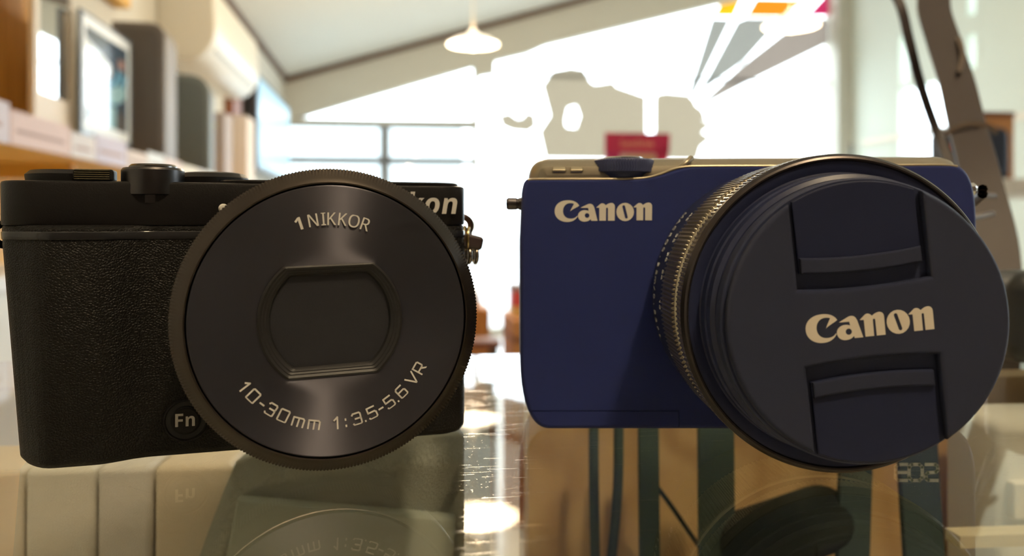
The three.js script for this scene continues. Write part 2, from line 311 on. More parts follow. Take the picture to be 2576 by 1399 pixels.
// ================================================================ left camera (turned towards the lens), millimetres; front face z = 0
{
  const a = 17 * PI / 180;
  const t = thing('mirrorless_camera', 'black mirrorless camera with leather grip and flat brushed round lens front', 'camera', V3(-0.0549, GLASS, -0.1756), a);
  const black = mat(0.008, 0.007, 0.007, 0.42, { specularIntensity: 0.55, bumpMap: fineBump, bumpScale: 0.00003 });
  const leather = mat(0.005, 0.0042, 0.0035, 0.5, { specularIntensity: 0.5, bumpMap: leatherBump, bumpScale: 0.00010 });
  const gloss = mat(0.02, 0.02, 0.022, 0.22, { metalness: 0.2 }), metal = mat(0.09, 0.085, 0.085, 0.32, { metalness: 1 });
  const paint = mat(0.62, 0.60, 0.56, 0.6);
  const sm = (e0, e1, x) => { const k = Math.max(0, Math.min(1, (x - e0) / (e1 - e0))); return k * k * (3 - 2 * k); };
  const bulge = (x) => 4.2 * sm(-46.5, -38, x) * (1 - sm(-31, -20.5, x));
  function plan(y, inset, swell = 0, x0 = -46.1 - 3.7 * Math.min(1, y / 50), x1 = 47.4, zb = -25, rf = 7) {   // outline seen from above, counter-clockwise from the front left
    const pts = [], w0 = x0 + inset, w1 = x1 - inset, zf = -inset, zr = zb + inset, r = Math.max(0.6, rf - inset);
    const corner = (cx, cz, from) => { for (let i = 0; i <= 8; i++) { const t = from + (i / 8) * PI / 2; pts.push([cx + r * C(t), cz + r * S(t)]); } };
    corner(w1 - r, zr + r, -PI / 2);
    corner(w1 - r, zf - r, 0);
    for (let i = 1; i < 70; i++) pts.push([w1 - r + (w0 - w1 + 2 * r) * (i / 70), zf]);
    corner(w0 + r, zf - r, PI / 2);
    corner(w0 + r, zr + r, PI);
    return pts.map(([x, z]) => V3(x, y, z + (z > -r - inset - 0.5 ? swell * bulge(x) * Math.min(1, (z + r + inset + 0.5) / (r + 0.5)) : 0))).reverse();
  }
  part('body', crease(stack([plan(0, 2.0, 0.55), plan(0.35, 0.9, 0.8), plan(1.3, 0.15, 0.97), plan(1.7, 0, 1), plan(44.6, 0, 1), plan(45.0, 0.05, 0.99), plan(47.6, 0.1, 0.9), plan(48.3, 0.3, 0.55), plan(48.55, 0.6, 0.1), plan(48.6, 2, 0)]), 0.75), leather, t);
  part('upper_body', crease(stack([plan(48.5, 0.12), plan(48.8, 0), plan(56.9, 0), plan(57.3, 0.15), plan(57.5, 0.7)]), 0.75), black, t);
  part('raised_top', crease(stack([plan(57.2, 0.5, 0, -8.2, 46.2, -24), plan(57.9, 0.35, 0, -8.2, 46.2, -24), plan(58.2, 0.7, 0, -8.2, 46.2, -24)]), 0.75), black, t);
  part('grip_band', crease(stack([plan(45.6, -0.06, 1), plan(45.75, -0.12, 1.01), plan(47.0, -0.12, 0.97), plan(47.2, 0.0, 0.93)], false, false), 0.75), gloss, t);
  // top controls
  const dial = part('rear_dial', upright(turned([[0, 0], [8.4, 0], [8.6, 1.6], [7.6, 2.5], [0, 2.7]], 96)).translate(-37.6, 57.4, -10), black, t);
  const lever = part('zoom_lever', rbox(7.6, 2.4, 5, 0.5, -31.8, 58.75, -3.6), black, t);
  for (let i = 0; i < 5; i++) part('rib', rbox(6.6, 0.26, 0.7, 0.12, -32.0, 57.9 + i * 0.45, -1.15), mat(0.10, 0.085, 0.05, 0.35, { metalness: 0.6 }), lever);
  const sh = part('shutter_ring', upright(turned([[0, -2.4], [4.8, -2.4], [5.1, -2.2], [5.1, -0.5], [6.2, -0.4], [6.25, 0], [6.25, 4.7], [5.9, 5.2], [4.9, 5.3], [4.9, 4.9]], 96)).translate(-20.9, 55.3, -5.0), metal, t);
  part('shutter_button', upright(turned([[4.8, 4.4], [4.75, 5.6], [4.3, 6.0], [2.6, 6.0], [0, 5.8]], 64)).translate(-20.9, 55.3, -5.0), mat(0.14, 0.13, 0.12, 0.25, { metalness: 1 }), sh);
  part('mode_dial', upright(turned([[0, 0], [7.7, 0], [7.8, 1.7], [7.0, 2.6], [5.6, 2.9], [0, 2.9]], 192, 64)).translate(-9.5, 57.3, -13), black, t);
  // lettering on the front
  const nm = letters('Nikon', 4.7, bold, 0.12, 0.16); nm.scale(1.02, 1, 1); nm.computeBoundingBox();
  part('lettering', nm.translate(44.2 - nm.boundingBox.max.x, 51.0, 0.0), paint, t).userData.label = 'white maker name lettering';
  part('focus_lamp', turned([[0, 0.5], [0.7, 0.4], [1.0, 0], [1.0, -0.5]], 24).translate(-6.6, 52.0, 0), mat(0.7, 0.68, 0.62, 0.3), t);
  { // function button in its round recess
    const bx = -14.0, by = 7.6;
    const fb = part('function_button', turned([[0, 0.55], [2.5, 0.5], [2.95, 0.15], [3.0, -0.3]], 48).translate(bx, by, 0.25), black, t);
    part('recess_rim', [turned([[3.1, 0.02], [3.9, 0.05], [4.15, 0.42], [4.4, 0.3], [4.6, 0]], 64).translate(bx, by, 0), tube([V3(bx - 1.6, by - 4.0, 0.3), V3(bx, by - 4.3, 0.42), V3(bx + 2.2, by - 3.7, 0.42), V3(bx + 6.4, by - 0.9, 0.3)], 0.16, 24, 6)], black, t);
    part('recess', turned([[3.0, 0.06], [3.95, 0.06]], 48).translate(bx, by, 0), mat(0.004, 0.004, 0.004, 0.6), t);
    part('lettering', centred(letters('Fn', 2.7, bold, 0.1)).translate(bx - 0.1, by - 1.1, 0.78), mat(0.42, 0.40, 0.37, 0.6), fb);
  }
  // strap lugs
  for (const side of [1, -1]) {
    const lug = part('strap_lug', new THREE.TorusGeometry(2.2, 0.8, 12, 36, PI * 1.25).rotateZ(-PI * 0.62).scale(side, 1, 1).translate(side > 0 ? 48.2 : -50.6, side > 0 ? 48.2 : 46.5, -12), mat(0.12, 0.075, 0.06, 0.35, { metalness: 0.9 }), t);
    if (side < 0) continue;
    part('split_ring', [new THREE.TorusGeometry(2.7, 0.42, 10, 40).rotateY(PI / 2.6).translate(48.8, 45.2, -11.4), new THREE.TorusGeometry(2.7, 0.42, 10, 40).rotateY(PI / 2.6).translate(49.8, 45.1, -11.0)], mat(0.75, 0.6, 0.3, 0.2, { metalness: 1 }), lug);
    part('ring_guard', rbox(5.4, 3.4, 4.8, 0.9).rotateZ(-0.22).translate(50.2, 44.3, -11), mat(0.045, 0.03, 0.03, 0.35), lug);
    part('split_ring', [0, 1, 2].map((k) => new THREE.TorusGeometry(1.8, 0.55, 10, 32).rotateY(PI / 2).translate(47.9 + k * 1.7, 41.0, -11)), mat(0.35, 0.3, 0.24, 0.25, { metalness: 1 }), lug);
  }
  // the flat zoom lens
  const lens = new THREE.Group(); lens.name = 'zoom_lens'; t.add(lens); lens.position.set(13.7 * MM, 30.6 * MM, 0);
  part('barrel', turned([[27.2, -0.5], [27.2, 19.5]], 128), black, lens);
  part('knurled_ring', turned([[26.5, 19], [28.5, 19.2, 0.14], [28.52, 25.2, 0.15], [27.9, 25.7], [26.9, 27.0], [26.0, 27.7], [25.75, 27.6], [25.7, 26.2]], 1120, 280, 0, 0.9), mat(0.058, 0.048, 0.040, 0.32, { metalness: 0.85 }), lens);
  const clip = (r, h, n = 160, rot = 0.035) => { const pts = []; for (let i = 0; i < n; i++) { const th = (i / n) * 2 * PI, q = Math.min(r, h / Math.max(1e-3, Math.abs(S(th)))); pts.push([q * C(th), q * S(th)]); } return pts.map(([x, y]) => [x * C(rot) - y * S(rot), x * S(rot) + y * C(rot)]); };
  const ring = (r, h, z) => clip(r, h).map(([x, y]) => V3(x, y, z));
  { const c = clip(13.4, 10.5), round = (r, z) => c.map(([x, y]) => { const th = Math.atan2(y, x); return V3(r * C(th), r * S(th), z); }), blend = (k, z) => c.map(([x, y]) => { const th = Math.atan2(y, x), r = 14.6 + (Math.hypot(x, y) - 14.6) * k; return V3(r * C(th), r * S(th), z); });
    part('front_plate', crease(stack([round(25.45, 26.0), round(25.4, 27.6), round(25.2, 27.75), round(20, 27.25), round(14.6, 26.72), blend(1, 26.55)], false, false), 0.6), mat(0.090, 0.088, 0.106, 0.5, { metalness: 0.9, anisotropy: 0.95, anisotropyRotation: PI / 2 }), lens); }
  const cover = part('shutter_frame', crease(stack([ring(13.4, 10.5, 26.2), ring(13.4, 10.5, 26.75), ring(13.0, 10.2, 26.9), ring(12.6, 9.8, 26.6), ring(12.4, 9.6, 26.6), ring(12.0, 9.3, 26.35), ring(11.8, 9.1, 26.35), ring(11.3, 8.75, 26.0), ring(11.0, 8.5, 25.3)], false, false), 0.5), mat(0.014, 0.013, 0.0135, 0.48, { specularIntensity: 0.7 }), lens);
  part('lens_shutter', crease(stack([ring(11.0, 8.5, 25.0), ring(11.0, 8.5, 25.35)], false, true), 0.5), mat(0.011, 0.011, 0.0145, 0.5, { bumpMap: fineBump, bumpScale: 0.00003 }), lens);
  const onDisc = (g, deg, r, flip) => { const th = deg * PI / 180, z = 26.62 + (r - 13) * (1.15 / 12.2); return flip ? g.translate(0, -r, 0).rotateZ(th).translate(0, 0, z) : g.translate(0, r, 0).rotateZ(-th).translate(0, 0, z); };
  const low = [['1', -53.8], ['0', -46.5], ['-', -40], ['3', -34.3], ['0', -26.8], ['m', -18], ['m', -9.4], ['1', 2.5], [':', 7.8], ['3', 14.1], ['.', 18.3], ['5', 23], ['-', 28.4], ['5', 34.1], ['.', 38.4], ['6', 43], ['V', 52.4], ['R', 59.6]];
  part('lettering', low.map(([c, d]) => onDisc(strokes(c, 2.3, 0.3).translate(0, -1.15, 0), d, 19.3, true)), paint, lens);
  const high = [['1', -18.3, bold], ['N', -10.2, regular], ['I', -4.5, regular], ['K', 0.1, regular], ['K', 6.2, regular], ['O', 12.6, regular], ['R', 19.3, regular]];
  part('lettering', high.map(([c, d, f]) => onDisc(centred(letters(c, 2.4, f, 0.08)).translate(0, -1.2, 0), d, 19.15, false)), paint, lens);
}

// ================================================================ right camera, millimetres; front face z = 0
{
  const t = thing('mirrorless_camera', 'navy black mirrorless camera with white lettering and capped protruding zoom lens', 'camera', V3(0.0561, GLASS, -0.194));
  const navy = mat(0.015, 0.027, 0.150, 0.42, { specularIntensity: 0.6, bumpMap: fineBump, bumpScale: 0.00003 });
  const deckMat = mat(0.30, 0.262, 0.195, 0.32, { metalness: 0.6 }), dark = mat(0.02, 0.02, 0.03, 0.4);
  const barrelM = mat(0.018, 0.023, 0.060, 0.36, { specularIntensity: 0.7 }), gold = mat(0.40, 0.355, 0.27, 0.3, { metalness: 0.9 });
  const paint = mat(0.66, 0.62, 0.55, 0.55), chrome = mat(0.8, 0.8, 0.8, 0.12, { metalness: 1 });
  { // shell, with the joint of the battery door cut in
    const s = new THREE.Shape();
    s.moveTo(-47.5, 0); s.lineTo(47.5, 0); s.bezierCurveTo(51.5, 0.1, 53.6, 3.6, 54.1, 10); s.lineTo(54.25, 46); s.bezierCurveTo(54.3, 56, 53.6, 63.0, 47.5, 63.0);
    s.lineTo(-12.5, 62.7); s.bezierCurveTo(-18, 62.5, -20, 59.9, -28, 59.7); s.lineTo(-51.6, 59.6); s.bezierCurveTo(-53.0, 59.5, -53.6, 58.4, -53.7, 56.4); s.lineTo(-54.2, 45); s.lineTo(-54.15, 16); s.bezierCurveTo(-54.0, 6, -51.5, 0.2, -47.5, 0);
    const g = extrude(s, 27, 1.1, 4, 14).translate(0, 0, -27);
    const ev = new Evaluator(); ev.attributes = ['position', 'normal', 'uv'];
    const A = new Brush(clean(g)); const mk = (gg) => { const b = new Brush(clean(gg)); b.updateMatrixWorld(); return b; };
    A.updateMatrixWorld();
    let r = ev.evaluate(A, mk(box(36.5, 0.16, 0.7, -34.7, 4.35, 0)), SUBTRACTION);
    r = ev.evaluate(r, mk(box(0.16, 4.0, 0.7, -16.55, 2.4, 0)), SUBTRACTION);
    part('body', planar(clean(r.geometry), 0.5), navy, t);
  }
  { // the raised deck behind the front panel
    const s = new THREE.Shape(); s.moveTo(-52, 52); s.lineTo(52, 52); s.lineTo(52, 62); s.bezierCurveTo(52, 64.3, 50, 65.2, 47, 65.2); s.lineTo(-47.5, 64.6); s.bezierCurveTo(-50.2, 64.6, -52, 62.6, -52, 60.1); s.closePath();
    const g = new THREE.ExtrudeGeometry(s, { depth: 12, bevelEnabled: true, bevelSize: 4.4, bevelThickness: 5.5, bevelOffset: -4.4, bevelSegments: 3, curveSegments: 12 });
    part('top_deck', planar(g.translate(0, 0, -19.5), 0.5), deckMat, t);
    const lip = new THREE.CatmullRomCurve3([V3(-19, 60.6, -1.9), V3(-16.6, 61.6, -1.9), V3(-14.4, 63.3, -2.2), V3(-12.8, 64.6, -3.6)]);
    part('deck_step', new THREE.TubeGeometry(lip, 20, 0.7, 10), deckMat, t);
    for (const [x, w] of [[-44.8, 3.4], [-40.6, 3.2]]) part('deck_button', rbox(w, 1.0, 2.0, 0.4).rotateX(0.7).translate(x, 61.75, -2.75), mat(0.55, 0.48, 0.34, 0.22, { metalness: 0.9 }), t);
    part('edge_highlight', new THREE.TubeGeometry(new THREE.CatmullRomCurve3([[-52.3, 59.0], [-51.2, 59.22], [-46, 59.28], [-36, 59.3], [-28.5, 59.35], [-24, 59.65], [-20.5, 60.6], [-17.5, 61.75], [-14.5, 62.25], [-11, 62.35], [10, 62.42], [30, 62.52], [46.5, 62.62], [49.6, 62.3]].map(([x, y]) => V3(x, y, -0.42))), 160, 0.34, 8), mat(0.42, 0.36, 0.25, 0.3, { metalness: 0.8 }), t);  // pale gold tube that paints in the highlight along the top bevel
  }
  { // control dial with the shutter button on it
    const d = part('control_dial', upright(turned([[0, -0.6], [5.4, -0.6], [5.9, 0.2], [6.5, 1.0], [7.2, 1.2, 0.22], [7.25, 2.2, 0.22, 0.03], [7.25, 3.2, 0.22], [7.25, 4.0, 0.22, 0.03], [6.9, 4.35], [5.0, 4.4]], 288, 72, 0, 0.9)).translate(-28.9, 60.0, -6.2), mat(0.045, 0.055, 0.13, 0.4), t);
    part('shutter_button', upright(turned([[5.0, 4.2], [4.9, 4.7], [4.4, 4.95], [0, 5.0]], 64)).translate(-28.9, 60.0, -6.2), mat(0.3, 0.29, 0.26, 0.2, { metalness: 1 }), d);
    part('flash_latch', rbox(2.4, 1.4, 3, 0.5, -14.4, 64.2, -13), dark, t);
  }
  // strap lugs
  for (const side of [-1, 1]) part('strap_lug', turned([[1.55, -0.5], [1.55, 0.6], [1.35, 0.8], [1.35, 1.0], [1.5, 1.2], [1.55, 3.2], [1.2, 3.7], [0, 3.8]], 40).rotateY(side * PI / 2).translate(side * 53.8, side < 0 ? 53.6 : 57.2, -7), side < 0 ? mat(0.16, 0.15, 0.16, 0.25, { metalness: 1 }) : chrome, t);
  // lettering
  part('lettering', wordmark().scale(23.0, 23.0, 23.0).translate(-46.0, 49.45, 0.0), paint, t).userData.label = 'cream maker name lettering';
  part('lettering', [['E', 0], ['O', 3.5], ['S', 7.3]].map(([c, x]) => strokes(c, 4.2, 0.75, 0.1).translate(36 + x, 8.1, 0)), mat(0.75, 0.73, 0.68, 0.5), t);

  const lens = new THREE.Group(); lens.name = 'zoom_lens'; t.add(lens); lens.position.set(6.4 * MM, 31.7 * MM, 0);
  part('rear_barrel', turned([[28.8, -0.4], [28.9, 0.8], [29.4, 1.2], [29.5, 13.6], [29.0, 14.2]], 160), barrelM, lens);
  part('zoom_ring', turned([[29.0, 14.2], [29.6, 14.4], [29.6, 15.2], [29.6, 15.3, 0.55], [29.65, 27.6, 0.55], [29.65, 27.7], [29.6, 28.2], [29.0, 28.6]], 800, 200, 0, 0.4), gold, lens);
  part('inner_sleeve', turned([[29.2, 28.4], [29.3, 32.8]], 160), barrelM, lens);
  part('focus_ring', turned([[29.2, 32.6], [30.0, 32.8], [30.0, 33.4], [30.0, 33.5, 0.45], [30.0, 37.2, 0.45], [29.9, 37.3]], 800, 200, 0, 0.4), gold, lens);
  part('front_ring', turned([[29.9, 37.2], [30.35, 37.35], [30.4, 38.0], [29.9, 38.9], [29.5, 39.15], [29.2, 39.1], [28.9, 38.4]], 200, 0, 0, 0.5), mat(0.055, 0.047, 0.046, 0.32, { metalness: 0.8 }), lens);
  part('front_barrel', turned([[29.0, 38.6], [28.4, 38.7], [26.9, 38.2], [26.6, 38.3], [26.5, 40.6], [26.2, 41.0], [26.2, 43.8], [25.4, 44.4], [22, 44.4]], 160), barrelM, lens);
  { // scale printed round the rear barrel
    const marks = [];
    const onBarrel = (g, deg, z) => { const p = deg * PI / 180; return g.applyMatrix4(new THREE.Matrix4().makeBasis(V3(-S(p), C(p), 0), V3(0, 0, 1), V3(C(p), S(p), 0)).setPosition(29.5 * C(p), 29.5 * S(p), z)); };
    [...'MACRO0.25m/0.82ft'].forEach((c, i) => marks.push(onBarrel(centred(letters(c, 1.7, regular, 0.06)), 140 + i * 3.6, 3.0)));
    [['45', 141], ['35', 152], ['28', 161], ['24', 169], ['18', 182], ['15', 203]].forEach(([c, d]) => marks.push(onBarrel(centred(letters(c, 1.6, regular, 0.06)), d, 10.4)));
    part('lettering', marks, mat(0.6, 0.6, 0.58, 0.6), lens);
  }
}
{ // the cap on that lens: pinch cap with two recesses
  const t = thing('lens_cap', 'round dark pinch lens cap with cream lettering on protruding lens', 'lens cap', V3(0.0561 + 0.0064, GLASS + 0.0315, -0.194 + 0.0445));
  const capM = mat(0.022, 0.028, 0.064, 0.46, { specularIntensity: 0.6, bumpMap: fineBump, bumpScale: 0.00003 }), tabM = mat(0.014, 0.018, 0.046, 0.42, { specularIntensity: 0.5 });
  const face = new THREE.Group(); face.name = 'cap_face'; face.rotation.z = 6 * PI / 180; t.add(face);
  const r = 24.9, w = 11.7, e = Math.sqrt(r * r - w * w), a0 = Math.atan2(e, w);
  part('cap_base', turned([[0, 0.0], [24.6, 0.0], [25.3, 0.3], [25.55, 0.9], [25.5, 4.0], [25.2, 4.3], [0, 4.3]], 160), capM, t);
  const out = [], arc = (f, t, n) => { for (let i = 0; i <= n; i++) { const q = f + (t - f) * i / n; out.push([r * C(q), r * S(q)]); } }, dip = (x0, x1, y, k) => { for (let i = 0; i <= 16; i++) { const q = i / 16; out.push([x0 + (x1 - x0) * q, y + k * 4 * q * (1 - q)]); } };
  arc(a0, -a0, 40); dip(w, -w, -6.9, 0.6); arc(PI + a0, PI - a0, 40); dip(-w, w, 6.9, -0.6);
  const s = poly(out.reverse());
  part('face_plate', planar(extrude(s, 2.1, 0.8, 5, 64).translate(0, 0, 4.1), 0.6), capM, face);
  for (const up of [1, -1]) {
    const p = new THREE.Shape(), y0 = 9.6, q = Math.sqrt(24.9 ** 2 - 10.9 ** 2); p.moveTo(-10.9, y0); p.quadraticCurveTo(0, y0 - 1.2, 10.9, y0); p.lineTo(10.9, q); p.absarc(0, 0, 24.9, Math.atan2(q, 10.9), PI - Math.atan2(q, 10.9), false); p.closePath();
    const tab = part('pinch_tab', planar(extrude(p, 0.9, 0.3, 2, 24).translate(0, 0, 4.2), 0.6).rotateZ(up > 0 ? 0 : PI), tabM, face);
    const l = new THREE.Shape(); l.moveTo(-10.7, 9.6); l.quadraticCurveTo(0, 8.4, 10.7, 9.6); l.lineTo(10.7, 12.4); l.quadraticCurveTo(0, 11.2, -10.7, 12.4); l.closePath();
    part('finger_ridge', planar(extrude(l, 1.3, 0.4, 3, 24).translate(0, 0, 4.5), 0.6).rotateZ(up > 0 ? 0 : PI), capM, tab);
  }
  part('lettering', wordmark().scale(22.4, 22.4, 22.4).translate(-11.2, -2.4, 6.15), mat(0.62, 0.56, 0.46, 0.5), face).userData.label = 'cream maker name lettering';
}

// ---------------------------------------------------------------- things beside and under the cameras
{ // a third camera, only its rounded edge in view
  const t = thing('compact_camera', 'dark grey compact camera standing at the right edge behind lens cap', 'camera', V3(0.2175, GLASS, -0.29));
  part('body', rbox(92, 32, 24, 7, 0, 16, 0, 4), mat(0.016, 0.018, 0.017, 0.45), t);
  part('lens_ring', turned([[18, 11], [18, 15], [16.5, 15.6], [15, 15], [0, 14]], 64).translate(6, 16.2, 0), mat(0.03, 0.03, 0.03, 0.3), t);
  part('shutter_button', cyl(4, 4, 2.2, -28, 32.6, 0, 32), mat(0.2, 0.2, 0.2, 0.3, { metalness: 1 }), t);
}
{ // brown leather strap coming down from above behind the right camera
  const brown = mat(0.030, 0.020, 0.019, 0.55), tan = mat(0.09, 0.066, 0.05, 0.6);
  const at = (x, y, d) => V3(x, EYE + y, -d);
  const t = thing('leather_strap', 'wide dark brown leather strap slanting down behind the capped lens', 'strap', V3(0, 0, 0));
  const run = smooth([at(0.288, 0.190, 0.53), at(0.2573, 0.136, 0.50), at(0.2528, 0.1067, 0.48), at(0.2496, 0.0795, 0.46), at(0.2439, 0.0543, 0.44), at(0.2360, 0.0179, 0.41), at(0.2315, -0.0133, 0.39), at(0.2195, -0.0575, 0.37), at(0.214, -0.16, 0.365)], 48);
  mesh('strap_band', band(run, V3(1, 0.25, 0.1), 0.0185, 0.0022), brown, t);
  mesh('back_strap', band(smooth([at(0.228, 0.16, 0.52), at(0.2357, 0.136, 0.50), at(0.2425, 0.111, 0.50), at(0.2488, 0.0864, 0.50), at(0.257, 0.0617, 0.50), at(0.262, 0.02, 0.48)], 30), V3(1, 0.25, 0.1), 0.0055, 0.002), brown, t);
  mesh('keeper_loop', band(smooth([at(0.2305, 0.047, 0.437), at(0.240, 0.052, 0.434), at(0.252, 0.051, 0.434), at(0.258, 0.048, 0.436)], 12), V3(0, 1, 0), 0.0026, 0.0016), tan, t);
  mesh('keeper_loop', band(smooth([at(0.2585, 0.107, 0.474), at(0.256, 0.095, 0.465), at(0.250, 0.084, 0.458)], 12), V3(1, 0.4, 0), 0.0026, 0.0016), tan, t);
  mesh('lug_lace', merge([tube([at(0.1155, 0.0082, 0.201), at(0.128, 0.006, 0.24), at(0.165, 0.010, 0.30), at(0.218, 0.012, 0.37)], 0.0012, 24, 8), tube([at(0.1155, 0.0070, 0.201), at(0.130, 0.001, 0.24), at(0.17, 0.002, 0.30), at(0.214, 0.004, 0.365)], 0.0012, 24, 8)]), tan, t);
}
{ // things inside the counter, below the glass
  const inCase = (name, label, cat, x, y, d, turn = 0, group) => thing(name, label, cat, onCounter(x, y, d), CT + turn, group);
  const pales = [mat(0.86, 0.79, 0.68, 0.6), mat(0.88, 0.84, 0.76, 0.6), mat(0.82, 0.78, 0.73, 0.6), mat(0.84, 0.73, 0.57, 0.6)];
  const words = ['leftmost', 'second', 'third', 'fourth'];
  [[-0.147, 0.0235], [-0.1245, 0.0195], [-0.1060, 0.0155], [-0.0860, 0.0225]].forEach(([x, w], i) => {
    const b = inCase('slim_box', words[i] + ' slim pale box from left standing under the counter glass', 'box', x + 0.012, -0.239, 0.268, 0, 'pale boxes under the glass');
    mesh('carton', rbox(w, 0.215, 0.03, 0.002, 0, 0.1075, 0), pales[i], b);
    mesh('label', box(w * 0.5, 0.018, 0.0006, 0.001, 0.12, 0.0152), mat(0.42, 0.33, 0.24, 0.6), b);
  });
  { const b = inCase('fabric_pouch', 'grey green fabric pouch lying under the counter glass', 'pouch', -0.031, -0.239, 0.25, -0.1);
    const sh = new THREE.Shape(); sh.moveTo(-0.060, 0); sh.lineTo(0.045, 0); sh.bezierCurveTo(0.046, 0.06, 0.046, 0.14, 0.0455, 0.226); sh.bezierCurveTo(0.03, 0.228, -0.012, 0.226, -0.028, 0.218); sh.bezierCurveTo(-0.040, 0.19, -0.046, 0.165, -0.058, 0.14); sh.closePath();
    mesh('pouch_body', crease(extrude(sh, 0.03, 0.008, 4).translate(0, 0, -0.015), 0.8), mat(0.52, 0.53, 0.45, 0.8, { bumpMap: fineBump, bumpScale: 0.001 }), b);
    mesh('flap', crease(extrude(poly([[-0.030, 0.178], [0.020, 0.160], [0.036, 0.19], [0.037, 0.206], [-0.024, 0.211]]), 0.006, 0.002).translate(0, 0, 0.013), 0.8), mat(0.44, 0.47, 0.40, 0.8), b);
    for (const k of [0, 1]) mesh('snap_ring', new THREE.TorusGeometry(0.0022 + 0.0004 * k, 0.0003, 8, 28).translate(0.028, 0.186 - 0.007 * k, 0.0195), mat(0.6, 0.58, 0.5, 0.3, { metalness: 0.8 }), b); }
  { const b = inCase('reflection_panel', 'added white panel imitating a wall reflection at the right end under the counter glass', 'bag', 0.222, -0.239, 0.262);  // white panel added to imitate the bright wall mirrored in the glass
    mesh('main_body', rbox(0.088, 0.224, 0.03, 0.004, 0, 0.112, 0), mat(0.82, 0.82, 0.76, 0.7), b); mesh('panel_strip', rbox(0.084, 0.012, 0.004, 0.001, 0, 0.2, 0.017), mat(0.8, 0.78, 0.7, 0.7), b); }
  const green = mat(0.075, 0.12, 0.095, 0.75), deep = mat(0.045, 0.075, 0.072, 0.75);
  const strap = (label, x, d, w, top, lean, m, len = 0.20) => { const b = inCase('nylon_strap', label, 'strap', x, -0.239, d, 0, 'straps under the glass'); mesh('webbing', band(smooth([V3(0, top, 0), V3(lean * 0.3, top - len * 0.35, 0.002), V3(lean * 0.7, top - len * 0.7, -0.001), V3(lean, Math.max(0.001, top - len), 0.001)], 12), V3(1, 0, 0), w, 0.0025), m, b); return b; };
  strap('narrow grey green strap right of the forked lanyard under the glass', 0.069, 0.268, 0.0068, 0.222, 0.0, green);
  strap('broad green strap beside the dark roll under the glass', 0.090, 0.262, 0.012, 0.222, -0.001, green);
  strap('slanting dark strap below the capped lens under the glass', 0.136, 0.258, 0.011, 0.218, -0.013, deep);
  strap('dark widening strap nearest the reflected letters under the glass', 0.1545, 0.255, 0.0135, 0.222, 0.011, deep);
  { const b = inCase('lanyard', 'forked green cord lanyard with black clip hanging under the glass', 'lanyard', 0.055, -0.239, 0.27);
    const k = (x) => tube([V3(x, 0.222, 0), V3(x * 0.95 - 0.0003, 0.20, 0.001), V3(x * 0.6 - 0.001, 0.172, 0)], 0.0017, 20, 8);
    mesh('cord', k(-0.004), green, b); mesh('cord', k(0.0045), green, b);
    mesh('clip', merge([rbox(0.0085, 0.009, 0.004, 0.0012, -0.001, 0.170, 0), rbox(0.006, 0.007, 0.003, 0.001, -0.002, 0.163, 0)]), mat(0.05, 0.06, 0.055, 0.4), b);
    mesh('tail', tube([V3(-0.002, 0.162, 0), V3(-0.0028, 0.12, 0.001), V3(-0.004, 0.001, 0)], 0.0014, 20, 8), green, b);
    mesh('side_cord', tube([V3(0.012, 0.206, -0.002), V3(0.020, 0.196, -0.002), V3(0.034, 0.176, -0.003), V3(0.046, 0.160, -0.002)], 0.0009, 24, 6), deep, b); }
  { const b = inCase('cloth_roll', 'dark green rolled cloth under the glass below the lens cap', 'cloth', 0.116, -0.239, 0.262, 0.15);
    mesh('roll', crease(new THREE.CapsuleGeometry(0.011, 0.026, 8, 24).rotateZ(PI / 2 + 0.22).translate(-0.002, 0.186, 0), 0.9), mat(0.05, 0.075, 0.055, 0.85, { bumpMap: fineBump, bumpScale: 0.0008 }), b);
    mesh('stand', rbox(0.02, 0.178, 0.012, 0.003, -0.004, 0.089, 0), mat(0.20, 0.15, 0.09, 0.6), b); }
}

